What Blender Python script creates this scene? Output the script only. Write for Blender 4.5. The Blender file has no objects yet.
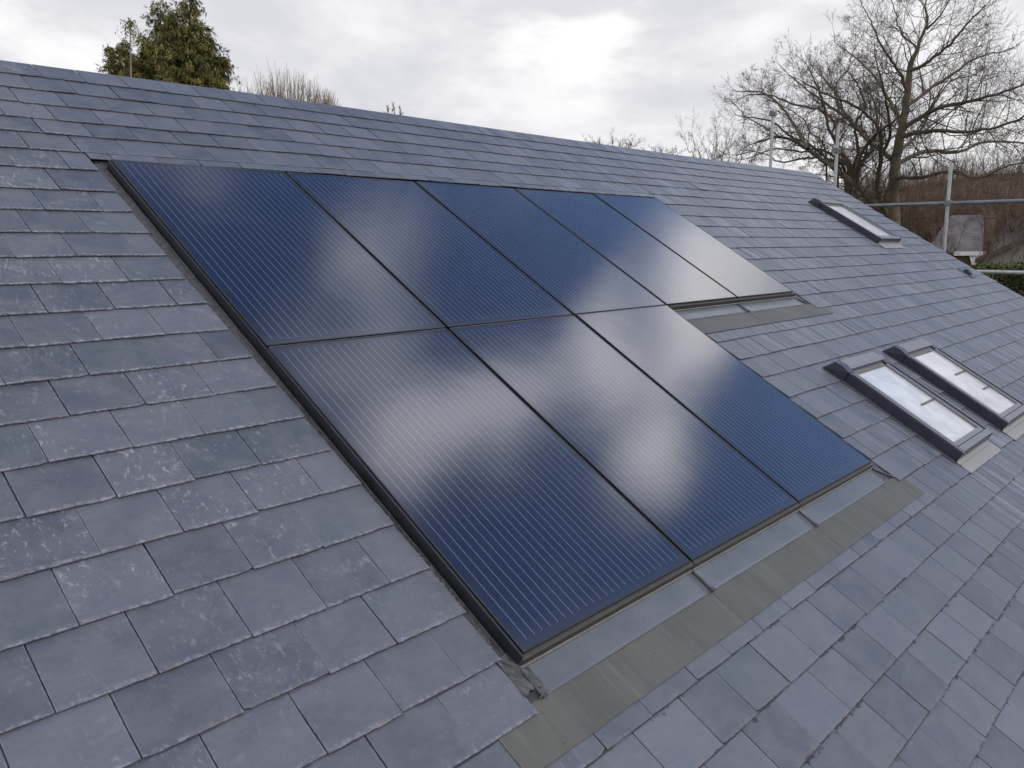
import bpy, bmesh, math, random
from mathutils import Vector, Matrix, noise as mnoise
random.seed(7)
sc = bpy.context.scene
COL = sc.collection
R = math.radians

# ------------------------------------------------------------------ camera (solved from the panels)
CAM = Vector((-1.7148, -4.3177, 7.7053))
M3 = Matrix(((0.67866602, -0.12690727, 0.7233996), (-0.73442503, -0.10964218, 0.66977494), (-0.0056842, -0.98583626, -0.16761429)))
F = 807.6
cd = bpy.data.cameras.new('camera'); cam = bpy.data.objects.new('camera', cd); COL.objects.link(cam); sc.camera = cam
rx, up_, fw = M3.col[0], M3.col[1], M3.col[2]
cam.matrix_world = Matrix.Translation(CAM) @ Matrix((rx, -up_, -fw)).transposed().to_4x4()
cd.sensor_width = 36; cd.lens = F / 1024 * 36; cd.clip_start = 0.05; cd.clip_end = 3000

def ray(px, py):
    return (M3 @ Vector(((px - 512) / F, (py - 384) / F, 1))).normalized()
def P(px, py, dist):                        # point seen at a pixel, at a horizontal distance from the camera
    d = ray(px, py); return CAM + d * (dist / math.hypot(d.x, d.y))

PITCH = R(31); ORG = Vector((0, 0, 8.15))
RM = Matrix.Translation(ORG) @ Matrix.Rotation(PITCH, 4, 'X')      # roof frame: x along courses, y up the slope, z out
WS = -0.045                                  # slate surface below the panel glass
H = 1.6232                                   # pitch between panel rows

# ------------------------------------------------------------------ helpers
class MB:
    def __init__(s): s.v = []; s.f = []; s.uv = []; s.tone = []
    def add(s, vs, fs):
        b = len(s.v); s.v += [tuple(p) for p in vs]; s.f += [tuple(i + b for i in f) for f in fs]
    def box(s, x0, x1, y0, y1, z0, z1):
        s.add([(x0,y0,z0),(x1,y0,z0),(x1,y1,z0),(x0,y1,z0),(x0,y0,z1),(x1,y0,z1),(x1,y1,z1),(x0,y1,z1)],
              [(3,2,1,0),(4,5,6,7),(0,1,5,4),(1,2,6,5),(2,3,7,6),(3,0,4,7)])
    def tube(s, pts, rad, n=6, cap=True):
        pts = [Vector(p) for p in pts]; m = len(pts)
        ref = Vector((0.31, 0.2, 0.93)); vs = []
        for i, p in enumerate(pts):
            t = (pts[min(i+1, m-1)] - pts[max(i-1, 0)])
            t = t.normalized() if t.length > 1e-9 else Vector((0,0,1))
            a = t.cross(ref)
            if a.length < .05: a = t.cross(Vector((1,0,0)))
            a.normalize(); b = t.cross(a)
            r = rad[i] if hasattr(rad, '__len__') else rad
            for k in range(n):
                an = 2*math.pi*k/n; vs.append(p + (a*math.cos(an) + b*math.sin(an))*r)
        fs = [(i*n+k, i*n+(k+1)%n, (i+1)*n+(k+1)%n, (i+1)*n+k) for i in range(m-1) for k in range(n)]
        if cap: fs += [tuple(range(n))[::-1], tuple((m-1)*n+k for k in range(n))]
        s.add(vs, fs)
    def build(s, name, mat, parent=None, world=None, smooth=False, bevel=0, seg=2):
        me = bpy.data.meshes.new(name); me.from_pydata(s.v, [], s.f); me.update()
        if mat: me.materials.append(mat)
        o = bpy.data.objects.new(name, me); COL.objects.link(o)
        world = world or Matrix.Identity(4)
        if parent: 
            o.parent = parent; o.matrix_basis = wm(parent).inverted() @ world
        else: o.matrix_basis = world
        if smooth: me.polygons.foreach_set('use_smooth', [True]*len(me.polygons))
        if bevel:
            b = o.modifiers.new('bevel', 'BEVEL'); b.width = bevel; b.segments = seg; b.limit_method = 'ANGLE'; b.angle_limit = R(35)
        return o
def wm(o): return (wm(o.parent) @ o.matrix_basis) if o.parent else o.matrix_basis.copy()
def empty(name, label, cat, world, group=None):
    o = bpy.data.objects.new(name, None); COL.objects.link(o); o.matrix_basis = world
    o['label'] = label; o['category'] = cat
    if group: o['group'] = group
    return o

# ------------------------------------------------------------------ materials
def mat(name):
    m = bpy.data.materials.new(name); m.use_nodes = True; nt = m.node_tree
    return m, nt, nt.nodes['Principled BSDF']
class N:
    def __init__(s, nt): s.nt = nt
    def node(s, t, **k):
        n = s.nt.nodes.new(t)
        for a, b in k.items(): setattr(n, a, b)
        return n
    def lk(s, a, b): s.nt.links.new(a, b)
    def setin(s, sock, v):
        if isinstance(v, bpy.types.NodeSocket): s.lk(v, sock)
        else: sock.default_value = v
    def math(s, op, a, b=None, c=None, clamp=False):
        n = s.node('ShaderNodeMath', operation=op, use_clamp=clamp)
        for i, v in enumerate((a, b, c)):
            if v is not None: s.setin(n.inputs[i], v)
        return n.outputs[0]
    def noise(s, vec, scale, detail=4, rough=.55, dist=0, out='Fac'):
        n = s.node('ShaderNodeTexNoise'); n.inputs['Scale'].default_value = scale; n.inputs['Detail'].default_value = detail
        n.inputs['Roughness'].default_value = rough; n.inputs['Distortion'].default_value = dist
        if vec is not None: s.lk(vec, n.inputs['Vector'])
        return n.outputs[out]
    def ramp(s, v, a, b, lo=0., hi=1., interp='SMOOTHSTEP'):
        n = s.node('ShaderNodeMapRange', interpolation_type=interp)
        s.setin(n.inputs['Value'], v)
        for k, x in (('From Min', a), ('From Max', b), ('To Min', lo), ('To Max', hi)): s.setin(n.inputs[k], x)
        return n.outputs[0]
    def mix(s, f, a, b, blend='MIX'):
        n = s.node('ShaderNodeMix', data_type='RGBA', blend_type=blend)
        s.setin(n.inputs[0], f); s.setin(n.inputs[6], a if isinstance(a, bpy.types.NodeSocket) else (*a, 1) if len(a) == 3 else a)
        s.setin(n.inputs[7], b if isinstance(b, bpy.types.NodeSocket) else (*b, 1) if len(b) == 3 else b)
        return n.outputs[2]
    def mapping(s, vec, scale=(1,1,1), rot=(0,0,0), loc=(0,0,0)):
        n = s.node('ShaderNodeMapping'); s.lk(vec, n.inputs[0]); n.inputs['Scale'].default_value = scale
        n.inputs['Rotation'].default_value = rot; n.inputs['Location'].default_value = loc
        return n.outputs[0]
    def bump(s, h, strength, dist, normal=None):
        n = s.node('ShaderNodeBump'); n.inputs['Strength'].default_value = strength; n.inputs['Distance'].default_value = dist
        s.lk(h, n.inputs['Height'])
        if normal: s.lk(normal, n.inputs['Normal'])
        return n.outputs[0]

def simple(name, col, rough=.6, metal=0, var=.25, scale=8, spec=.5, bump=0, coords='Object', ior=None):
    m, nt, b = mat(name); n = N(nt)
    tc = n.node('ShaderNodeTexCoord').outputs[coords]
    f = n.noise(tc, scale, 6, .6); f2 = n.noise(tc, scale*9, 3)
    k = n.math('ADD', n.math('MULTIPLY', f, .7), n.math('MULTIPLY', f2, .3))
    c = n.mix(n.ramp(k, .3, .7), tuple(x*(1-var) for x in col), tuple(min(1, x*(1+var)) for x in col))
    n.lk(c, b.inputs['Base Color']); b.inputs['Metallic'].default_value = metal
    n.lk(n.ramp(k, .3, .7, max(.02, rough-.08), min(1, rough+.08)), b.inputs['Roughness'])
    b.inputs['Specular IOR Level'].default_value = spec
    if ior: b.inputs['IOR'].default_value = ior
    if bump: n.lk(n.bump(k, .6, bump), b.inputs['Normal'])
    return m

def slate_material():
    m, nt, b = mat('roofing_slate'); n = N(nt)
    tc = n.node('ShaderNodeTexCoord'); obj = tc.outputs['Object']; uv = tc.outputs['UV']
    tone = n.node('ShaderNodeAttribute', attribute_name='tone').outputs['Fac']
    sep = n.node('ShaderNodeSeparateXYZ'); n.lk(obj, sep.inputs[0]); U = sep.outputs[0]; V = sep.outputs[1]
    suv = n.node('ShaderNodeSeparateXYZ'); n.lk(uv, suv.inputs[0]); su = suv.outputs[0]; sv = suv.outputs[1]
    # each slate gets its own piece of the patterns
    comb = n.node('ShaderNodeCombineXYZ'); n.lk(n.math('MULTIPLY', tone, 137.), comb.inputs[2])
    add = n.node('ShaderNodeVectorMath', operation='ADD'); n.lk(obj, add.inputs[0]); n.lk(comb.outputs[0], add.inputs[1]); own = add.outputs[0]
    base = n.mix(n.ramp(tone, 0, 1, 0, 1, 'LINEAR'), SL_A, SL_B)
    h2 = n.math('FRACT', n.math('MULTIPLY', tone, 7.31))
    base = n.mix(n.math('MULTIPLY', n.math('GREATER_THAN', h2, .8), .45), base, SL_C)
    h4 = n.math('FRACT', n.math('MULTIPLY', tone, 51.3)); base = n.mix(n.math('MULTIPLY', n.math('GREATER_THAN', h4, .93), .55), base, (.036, .046, .066))
    cl = n.noise(own, 7, 6, .6, .4)
    base = n.mix(n.ramp(cl, .3, .72), base, n.mix(.5, base, SL_D))
    grain = n.noise(n.mapping(own, (14, 60, 14)), 1.6, 6, .7)
    base = n.mix(n.ramp(grain, .3, .7, 0, .22), base, SL_E)
    gran2 = n.noise(own, 420, 2, .6)
    base = n.mix(n.ramp(gran2, .35, .7, 0, .16), base, SL_D)
    # chalky scuffs and scratches
    left = n.ramp(U, .2, -.25, .12, 1.)
    low = n.ramp(V, -3.3, -1.2, .5, 1.)
    right = n.ramp(U, 2.5, 4.5, 0, .45)
    amt = n.math('MULTIPLY', n.math('MAXIMUM', left, right), low)
    big = n.ramp(n.noise(own, 3.2, 4, .6, .3), .42, .60)
    sp = n.noise(n.mapping(own, (62, 30, 30)), 1.0, 6, .75, .4)
    specks = n.ramp(sp, .555, .64)
    sc1 = n.noise(n.mapping(n.mapping(own, (1, 1, 1), (0, 0, .75)), (5, 120, 5)), 1.0, 4, .6, .6)
    sc2 = n.noise(n.mapping(n.mapping(own, (1, 1, 1), (0, 0, .3)), (120, 6, 6)), 1.0, 4, .6, .6)
    scr = n.math('MULTIPLY', n.math('MAXIMUM', n.ramp(sc1, .60, .70), n.ramp(sc2, .60, .70)), n.ramp(V, -2.3, -1.2, .12, 1.))
    sm = n.ramp(n.noise(own, 9, 5, .7, .8), .55, .68, 0, .5)
    chalk = n.math('ADD', n.math('MULTIPLY', specks, .75), n.math('MULTIPLY', scr, .5))
    chalk = n.math('ADD', n.math('MULTIPLY', chalk, n.math('ADD', big, .22)), n.math('MULTIPLY', sm, big))
    h3 = n.math('FRACT', n.math('MULTIPLY', tone, 23.7))
    chalk = n.math('MULTIPLY', n.math('MULTIPLY', chalk, amt), n.ramp(h3, .1, .9, .3, 1.1), clamp=True)
    # pale dust caught along lower and side edges
    eb = n.ramp(sv, .045, .004, 0, 1); el = n.ramp(su, .02, 0, 0, 1); er = n.ramp(su, .97, 1, 0, 1)
    ed = n.math('MAXIMUM', eb, n.math('MULTIPLY', n.math('MAXIMUM', el, er), .5))
    edn = n.ramp(n.noise(own, 60, 4, .7), .42, .62)
    edge = n.math('MULTIPLY', n.math('MULTIPLY', ed, edn), n.math('ADD', n.math('MULTIPLY', amt, .75), .1))
    col = n.mix(n.math('MULTIPLY', n.math('MAXIMUM', chalk, edge), .62), base, (.42, .42, .43))
    # warm soil tint at lower edges
    col = n.mix(n.math('MULTIPLY', n.math('MULTIPLY', eb, n.ramp(n.noise(own, 14, 3), .45, .65)), .35), col, (.12, .10, .075))
    # dark damp stains hanging from the tail joints in the lower courses
    st = n.noise(n.mapping(own, (30, 18, 30)), 1.0, 5, .7, .5)
    s_reg = n.math('MULTIPLY', n.ramp(V, -3.45, -3.7), n.ramp(U, -.4, .5))
    topd = n.ramp(n.math('ADD', sv, n.math('MULTIPLY', st, .18)), .545, .562)      # just below the course above
    botd = n.ramp(n.math('SUBTRACT', sv, n.math('MULTIPLY', st, .12)), -.045, -.075)
    pick = n.ramp(n.noise(own, 7, 3), .53, .58)
    stain = n.math('MULTIPLY', n.math('MULTIPLY', n.math('MAXIMUM', botd, topd), pick), s_reg)
    tl = n.math('MULTIPLY', n.ramp(n.math('ADD', sv, n.math('MULTIPLY', st, .016)), .481, .489), n.ramp(n.noise(own, 6, 3), .36, .46))
    stain = n.math('MAXIMUM', stain, n.math('MULTIPLY', tl, n.ramp(V, -2.6, -3.4)))
    col = n.mix(n.math('MULTIPLY', stain, .85), col, (.022, .022, .027))
    # faint lengthwise pale stripes on the far right
    stv = n.noise(n.mapping(own, (22, 1.2, 1)), 1.0, 3, .6)
    col = n.mix(n.math('MULTIPLY', n.ramp(stv, .5, .7), n.ramp(U, 2.8, 4.2, 0, .5)), col, (.27, .28, .31))
    n.lk(col, b.inputs['Base Color'])
    rr = n.ramp(cl, .3, .7, .42, .54)
    n.lk(n.math('ADD', rr, n.math('MULTIPLY', n.math('MAXIMUM', chalk, stain), .35)), b.inputs['Roughness'])
    b.inputs['Specular IOR Level'].default_value = .62; b.inputs['IOR'].default_value = 1.55
    riv = n.noise(n.mapping(own, (9, 16, 9)), 1.6, 7, .62, .5)
    fine = n.noise(own, 160, 4, .65)
    hh = n.math('ADD', n.math('MULTIPLY', riv, 1.), n.math('MULTIPLY', fine, .10))
    n.lk(n.bump(hh, .8, .0030), b.inputs['Normal'])
    return m
SL_A = (.050, .058, .078); SL_B = (.106, .114, .143); SL_C = (.070, .086, .100); SL_D = (.140, .143, .158); SL_E = (.045, .050, .061)

def panel_glass():
    m, nt, b = mat('solar_cells_under_glass'); n = N(nt)
    obj = n.node('ShaderNodeTexCoord').outputs['Object']
    s = n.node('ShaderNodeSeparateXYZ'); n.lk(obj, s.inputs[0]); x, y = s.outputs[0], s.outputs[1]
    def line(c, pitch, off, half):
        fr = n.math('FRACT', n.math('DIVIDE', n.math('SUBTRACT', c, off), pitch))
        d = n.math('MULTIPLY', n.math('ABSOLUTE', n.math('SUBTRACT', fr, .5)), pitch)
        return n.math('LESS_THAN', d, half)
    def inside(c, a, b2): return n.math('MULTIPLY', n.math('GREATER_THAN', c, a), n.math('LESS_THAN', c, b2))
    bus = n.math('MULTIPLY', n.math('MULTIPLY', line(x, .03885, .0265, .0009), inside(x, .024, .962)), inside(y, .036, 1.588))
    gapx = line(x, .1554, .0265+.0777, .0012); gapy = line(y, .1562, .018+.0781, .0012)
    cell = n.math('MULTIPLY', inside(x, .024, .962), inside(y, .024, 1.588))
    vor = n.node('ShaderNodeTexWhiteNoise', noise_dimensions='2D')
    fl = n.node('ShaderNodeVectorMath', operation='FLOOR')
    sca = n.node('ShaderNodeVectorMath', operation='DIVIDE'); n.lk(obj, sca.inputs[0]); sca.inputs[1].default_value = (.1554, .1562, 1)
    n.lk(sca.outputs[0], fl.inputs[0]); n.lk(fl.outputs[0], vor.inputs['Vector'])
    base = n.mix(n.ramp(vor.outputs['Value'], 0, 1, 0, 1, 'LINEAR'), (.002, .005, .017), (.0035, .0075, .024))
    fine = line(y, .0062, 0, .0007)
    base = n.mix(n.math('MULTIPLY', fine, .10), base, (.10, .13, .24))
    col = n.mix(cell, (.008, .010, .020), base)
    col = n.mix(n.math('MULTIPLY', n.math('MAXIMUM', gapx, gapy), .8), col, (.006, .010, .03))
    col = n.mix(bus, col, (.19, .20, .26))
    dust = n.ramp(n.noise(obj, 3, 6, .65), .4, .75, 0, .012)
    dsp = n.ramp(n.noise(obj, 130, 2, .6), .74, .82, 0, .12)
    low = n.ramp(y, .10, .0, 0, .05)
    col = n.mix(n.math('MAXIMUM', n.math('ADD', dust, low), dsp), col, (.28, .27, .27))
    n.lk(col, b.inputs['Base Color'])
    b.inputs['Roughness'].default_value = .12; b.inputs['IOR'].default_value = 1.74
    b.inputs['Specular IOR Level'].default_value = .5
    wob = n.noise(obj, 2.2, 2, .5)
    n.lk(n.bump(wob, .3, .004), b.inputs['Normal'])
    return m

MAT = {}
MAT['slate'] = slate_material()
MAT['pv'] = panel_glass()
MAT['black'] = simple('black_anodised_aluminium', (.018, .019, .024), .38, 0, .2, 6)
MAT['underlay'] = simple('black_tray_plastic', (.02, .02, .022), .6)
MAT['tray'] = simple('grey_coated_flashing_metal', (.115, .125, .136), .36, .10, .14, 5, bump=.0008)
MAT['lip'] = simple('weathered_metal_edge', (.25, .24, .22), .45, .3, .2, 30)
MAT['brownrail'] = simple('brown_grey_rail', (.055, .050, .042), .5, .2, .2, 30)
MAT['gutter'] = simple('dirty_shaded_gutter_metal', (.065, .068, .07), .55, .2, .4, 40, bump=.002)  # colour darkened to hold the shade between slates and panels
MAT['anthracite'] = simple('anthracite_cladding', (.026, .029, .046), .36, 0, .15, 9)
MAT['cladtop'] = simple('sky_sheen_cladding', (.17, .17, .18), .34, .15, .08, 3)  # sky sheen on the dark cladding's upper faces, put in as paler colour
MAT['apron'] = simple('pale_pleated_apron', (.27, .262, .25), .5, .1, .14, 26, bump=.002)
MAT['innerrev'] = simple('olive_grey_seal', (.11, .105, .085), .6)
MAT['galv'] = simple('galvanised_scaffold_tube', (.40, .40, .39), .42, .45, .25, 14, bump=.001)
MAT['galvdull'] = simple('dull_scaffold_tube', (.16, .17, .18), .5, .3, .25, 14)
MAT['bark'] = simple('grey_olive_bark', (.105, .084, .055), .85, 0, .4, 3.5, bump=.02)
MAT['twig'] = simple('brown_twigs', (.088, .060, .042), .85, 0, .35, 1.2)
MAT['twigr'] = simple('reddish_pale_twigs', (.115, .078, .052), .85, 0, .4, .8)
MAT['twigpale'] = simple('pale_willow_rods', (.23, .175, .125), .8, 0, .3, 1.5)
MAT['brick'] = simple('buff_brown_wall', (.19, .13, .09), .9, 0, .35, 3, bump=.01)
MAT['farslate'] = simple('far_grey_slate', (.115, .105, .105), .75, 0, .4, 1.6, spec=.3)
MAT['whitepaint'] = simple('white_paint', (.72, .71, .67), .5, 0, .1, 5)
MAT['render'] = simple('pale_render', (.30, .275, .25), .85, 0, .2, 3)
MAT['window'] = simple('dark_window_glass', (.03, .035, .04), .1)
MAT['grass'] = simple('rough_grass', (.055, .075, .028), .95, 0, .4, .35)
MAT['bank'] = simple('leaf_litter_bank', (.085, .056, .034), .95, 0, .5, .55)

def lead_material():
    m, nt, b = mat('olive_grey_lead'); n = N(nt)
    obj = n.node('ShaderNodeTexCoord').outputs['Object']
    a = n.noise(n.mapping(obj, (5, 1.5, 5)), 1.3, 5, .6); st = n.noise(n.mapping(obj, (26, 2, 2)), 1, 4, .65); f = n.noise(obj, 190, 3, .6)
    c = n.mix(n.ramp(a, .3, .7), (.066, .068, .058), (.094, .094, .080))
    c = n.mix(n.ramp(st, .52, .72, 0, .4), c, (.145, .145, .128))
    c = n.mix(n.ramp(f, .4, .7, 0, .2), c, (.10, .10, .085))
    d = n.ramp(n.noise(obj, 55, 1, .5), .74, .79, 0, .8)
    c = n.mix(d, c, (.03, .03, .03))
    n.lk(c, b.inputs['Base Color']); b.inputs['Roughness'].default_value = .55; b.inputs['Metallic'].default_value = .1
    n.lk(n.bump(n.math('ADD', n.math('MULTIPLY', a, 1.), n.math('MULTIPLY', st, .35)), .8, .006), b.inputs['Normal'])
    return m
MAT['lead'] = lead_material()

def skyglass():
    m, nt, b = mat('skylight_glass_painted_sky'); n = N(nt)
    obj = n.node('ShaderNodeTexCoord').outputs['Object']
    c = n.mix(n.ramp(n.noise(obj, 5, 5, .6, .6), .35, .7), (.47, .48, .49), (.62, .62, .61))  # milky cloud blotches paint the reflected sky into the pane colour
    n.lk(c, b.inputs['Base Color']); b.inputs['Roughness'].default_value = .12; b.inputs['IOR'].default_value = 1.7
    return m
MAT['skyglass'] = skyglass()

def leaf_material(name, a, bcol):
    m, nt, b = mat(name); n = N(nt)
    t = n.node('ShaderNodeAttribute', attribute_name='tone').outputs['Fac']
    n.lk(n.mix(n.ramp(t, 0, 1, 0, 1, 'LINEAR'), a, bcol), b.inputs['Base Color']); b.inputs['Roughness'].default_value = .65
    b.inputs['Specular IOR Level'].default_value = .25
    return m
MAT['needle'] = leaf_material('cypress_sprays', (.05, .058, .018), (.33, .28, .075))
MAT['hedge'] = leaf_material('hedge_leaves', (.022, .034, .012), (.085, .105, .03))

# ------------------------------------------------------------------ the house with the slate roof
UL, UR = -5.0, 11.48
VB = -6.6
def lerp_tab(t, x):
    if x <= t[0][0]: return t[0][1]
    for (a, b), (c, d) in zip(t, t[1:]):
        if x <= c: return b + (d-b)*(x-a)/(c-a)
    return t[-1][1]
G = [(-5, -.04), (-.13, 0), (1.36, .055), (4.2, .06), (7.6, .085), (10, .15), (11.6, .17)]
def dv(u, v):
    k = max(0, min(1, (v+1.6)/2.9)); return lerp_tab(G, u)*k
VERGE = [(-3, 11.52), (-2.3, 11.50), (-1.3, 11.42), (.06, 11.47), (.73, 11.57), (1.4, 11.62)]

house = empty('slate_roofed_house', 'large house roof of blue-grey slates carrying the solar panels', 'house', Matrix.Translation((3.2, 0, 0)))
STEP, TH = .0074, .0043
BASEV = -2.43; PV = .195
mb = MB(); UVS = []; TON = []
def add_slate(a, b, vb, length=.40, liftk=1.):
    """one slate: left a, right b, tail line vb; local tilt, chipped tail"""
    g = .0012 + (.0013 if a > 2.5 or vb > .0 else 0)
    a2, b2 = a + g + random.uniform(-.0006, .0018), b - g - random.uniform(-.0006, .0018)
    jit = random.gauss(0, .0016); rot = random.gauss(0, .0018); lift = abs(random.gauss(0, .0010))*liftk; roll_k = liftk; roll = random.gauss(0, .0014)*liftk
    n = 13; tone = random.random()
    if length < .4: L = length
    else: L = length
    top = []; 
    def W(s): return WS - STEP*s/PV
    ch = random.random()
    chip = [random.gauss(0, .0007) for _ in range(n)]
    if ch < .10: chip[0] += random.uniform(.003, .008)
    if ch > .92: chip[-1] += random.uniform(.003, .008)
    pts = []
    for i in range(n):
        t = i/(n-1); u = a2 + (b2-a2)*t
        s = jit + rot*(t-.5) + chip[i]
        pts.append((u, vb + s + dv(u, vb), W(s) + lift + roll*(t-.5), t, s/L))
    mids = []
    for s in (.5*PV, PV*1.02):
        for t in (0, .5, 1):
            u = a2 + (b2-a2)*t + random.gauss(0, .0006)
            mids.append((u, vb + s + dv(u, vb+s), W(s) + lift*(1-s/L) + roll*(t-.5)*(1-s/L) + random.gauss(0, .0003), t, s/L))
    for t in (0, .5, 1):
        u = a2 + (b2-a2)*t; mids.append((u, vb + L + dv(u, vb+L), W(L), t, 1.))
    allp = pts + mids; base = len(mb.v); NP = len(allp)
    for q in allp: mb.v.append(q[:3])
    for q in allp: mb.v.append((q[0], q[1], q[2]-TH))
    for q in allp*2: UVS.append((q[3], q[4]))
    h = n//2
    f = []
    f.append(tuple(list(range(0, h+1)) + [n+1, n+0])); f.append(tuple(list(range(h, n)) + [n+2, n+1]))
    f += [(n, n+1, n+4, n+3), (n+1, n+2, n+5, n+4), (n+3, n+4, n+7, n+6), (n+4, n+5, n+8, n+7)]
    for q in f: mb.f.append(tuple(base+i for i in q))
    for i in range(n-1): mb.f.append((base+i, base+NP+i, base+NP+i+1, base+i+1))
    for lst in ([0, n, n+3, n+6],):
        for p, q in zip(lst, lst[1:]): mb.f.append((base+p, base+q, base+NP+q, base+NP+p))
    for lst in ([n-1, n+2, n+5, n+8],):
        for p, q in zip(lst, lst[1:]): mb.f.append((base+q, base+p, base+NP+p, base+NP+q))
    mb.f.append(tuple(base+NP+i for i in ([n+6, n+8, n-1] + list(range(n-2, -1, -1)))))
    TON.extend([tone]*(2*NP))

n0 = math.ceil((VB - BASEV)/PV); n1 = 19
for r in range(n0, n1):
    vb = BASEV + PV*r + (.028 if r >= 0 else .015 if r == -1 else 0) + (.022 if 12 <= r <= 14 else 0)
    tail = vb; L = min(.40, 1.272 - vb)
    end = lerp_tab(VERGE, vb+.1) + random.uniform(-.008, .008)
    if r <= -6: pitch = .252; ph = (-.085 if r % 2 else .044)
    else: pitch = .2442; ph = (-.078 if r % 2 else -.200)
    k0 = math.floor((UL-ph)/pitch); edges = []
    k = k0
    while ph + k*pitch < end + .3:
        u = ph + k*pitch
        j = .004 if u < 3 and r > -6 else .009
        if u > 4: j = .022
        edges.append(u + random.gauss(0, j))
        if u > 3.6 and random.random() < .16: edges.append(u + pitch*random.uniform(.42, .58))
        k += 1
    edges = [e for e in edges if UL < e < end-.08]; edges = [UL] + edges + [end]
    ex = None
    xl = lerp_tab([(-3.4, -.06), (-3.2, -.05), (-2.98, -.036), (-2.38, -.042), (-1.0, -.074), (0, -.062)], vb)
    if 3 <= r <= 11: ex = (xl, 5.145)
    elif -5 <= r <= 2: ex = (xl, 3.11)
    if r == -5: ex = (-.07, 3.112)
    if r == 2 or r == 3: pass
    for a, b in zip(edges, edges[1:]):
        if ex:
            if a >= ex[0]-.05 and b <= ex[1]+.05: continue
            if a < ex[0] < b: 
                b = ex[0] + random.gauss(0, .003)
                if b - a < .05: continue
            elif a < ex[0] and b > ex[0]-.05: b = ex[0]
            if a < ex[1] < b: a = ex[1] + random.gauss(0, .003)
            elif a < ex[1]+.05 and a > ex[1]-.05: a = ex[1]
            if ex[0] < (a+b)/2 < ex[1]: continue
            if b - a < .04: continue
        if r == 12 and b > -.07 and a < 5.12:
            t = .082; aa = a
            if a < -.11: add_slate(a, -.068, tail, length=L); aa = -.07
            mb_len = L - (t - vb)
            # cut slates above the array, tails trimmed short
            add_slate(aa, b, t, length=mb_len)
            continue
        add_slate(a, b, tail, length=L, liftk=0. if (r == -6 and -.5 < b and a < 3.4) or (r == 2 and a < 5.5 and b > 3) else 1.)
roof = mb.build('roof', MAT['slate'], house, RM)
me = roof.data
uvl = me.uv_layers.new(name='UVMap'); loops = [l.vertex_index for l in me.loops]
flat = []
for i in loops: flat += UVS[i]
uvl.data.foreach_set('uv', flat)
at = me.attributes.new('tone', 'FLOAT', 'POINT'); at.data.foreach_set('value', TON)

# deck under the slates, far slope, walls
def ru(u, v, w): return RM @ Vector((u, v, w))
d = MB(); RV = 1.36
d.box(UL+.03, 11.38, VB+.05, RV-.12, -.20, -.072)
deck = d.build('roof_deck', MAT['underlay'], roof, RM)
rp = ru(0, 1.44, WS)
yr, zr = rp.y, rp.z
b_ = MB(); ln = 8.0; dy, dz = math.cos(PITCH)*ln, math.sin(PITCH)*ln
for k in range(38):
    s0, s1 = k*.21, (k+1)*.21
    y0, z0 = yr + math.cos(PITCH)*s0, zr - .02 - math.sin(PITCH)*s0
    y1, z1 = yr + math.cos(PITCH)*s1, zr - .02 - math.sin(PITCH)*s1
    us = [UL + (11.5-UL)*i/24 for i in range(25)]
    for ua, ub in zip(us, us[1:]):
        vv = []
        for (ux, yy, zz_) in ((ua, y0, z0-.012), (ub, y0, z0-.012), (ub, y1, z1), (ua, y1, z1), (ua, y0, z0-.03), (ub, y0, z0-.03), (ub, y1, z1-.03), (ua, y1, z1-.03)):
            q = ru(0, 1.272 + lerp_tab(G, ux), WS) - rp; vv.append((ux, yy + q.y, zz_ + q.z))
        b_.add(vv, [(0,1,2,3), (7,6,5,4), (3,2,6,7), (0,3,7,4)] + ([(1,5,6,2)] if ub > 11.4 else []))
b_.build('far_slope', MAT['farslate'], roof)
ev = ru(0, VB, -.1); wy0 = ev.y + .35; wy1 = yr + dy - .3
w_ = MB()
gx = 11.25; lx = UL+.25
prof = [(wy0, 0), (wy1, 0), (wy1, zr-dz-.25), (yr, zr-.28), (wy0, ev.z-.02)]
vs = [(lx, a, b) for a, b in prof] + [(gx, a, b) for a, b in prof]
w_.add(vs, [(4,3,2,1,0), (5,6,7,8,9)] + [(i, (i+1)%5, 5+(i+1)%5, 5+i) for i in range(5)])
w_.build('wall', MAT['brick'], house)
g_ = MB(); gy = ev.y - .04
g_.tube([(UL, gy, ev.z-.08), (11.5, gy, ev.z-.08)], .06, 10)
g_.build('gutter', MAT['black'], house)

# black tray under the array, flashings round it
t_ = MB()
t_.box(-.05, 5.09, -1.70, .10, -.071, -.060); t_.box(-.05, 3.07, -3.34, -1.705, -.071, -.060)
t_.build('array_tray', MAT['underlay'], house, RM)
sg = MB()                                    # left side gutter flashing, with a crimped upstand
for i in range(34):
    v0 = .05 - i*.1; v1 = v0 - .1
    w = lambda v: WS-.012 + .0012*math.sin(v*31)
    e = lambda v: -.125 + .002*math.sin(v*17)
    sg.add([(e(v0), v0, w(v0)), (-.03, v0, w(v0)+.001), (-.03, v1, w(v1)+.001), (e(v1), v1, w(v1)), (-.026, v0, w(v0)+.012), (-.026, v1, w(v1)+.012), (-.020, v0, w(v0)-.001), (-.020, v1, w(v1)-.001)],
           [(0,3,2,1), (1,2,5,4), (4,5,7,6)])
sg.build('side_flashing', MAT['gutter'], house, RM)
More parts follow.
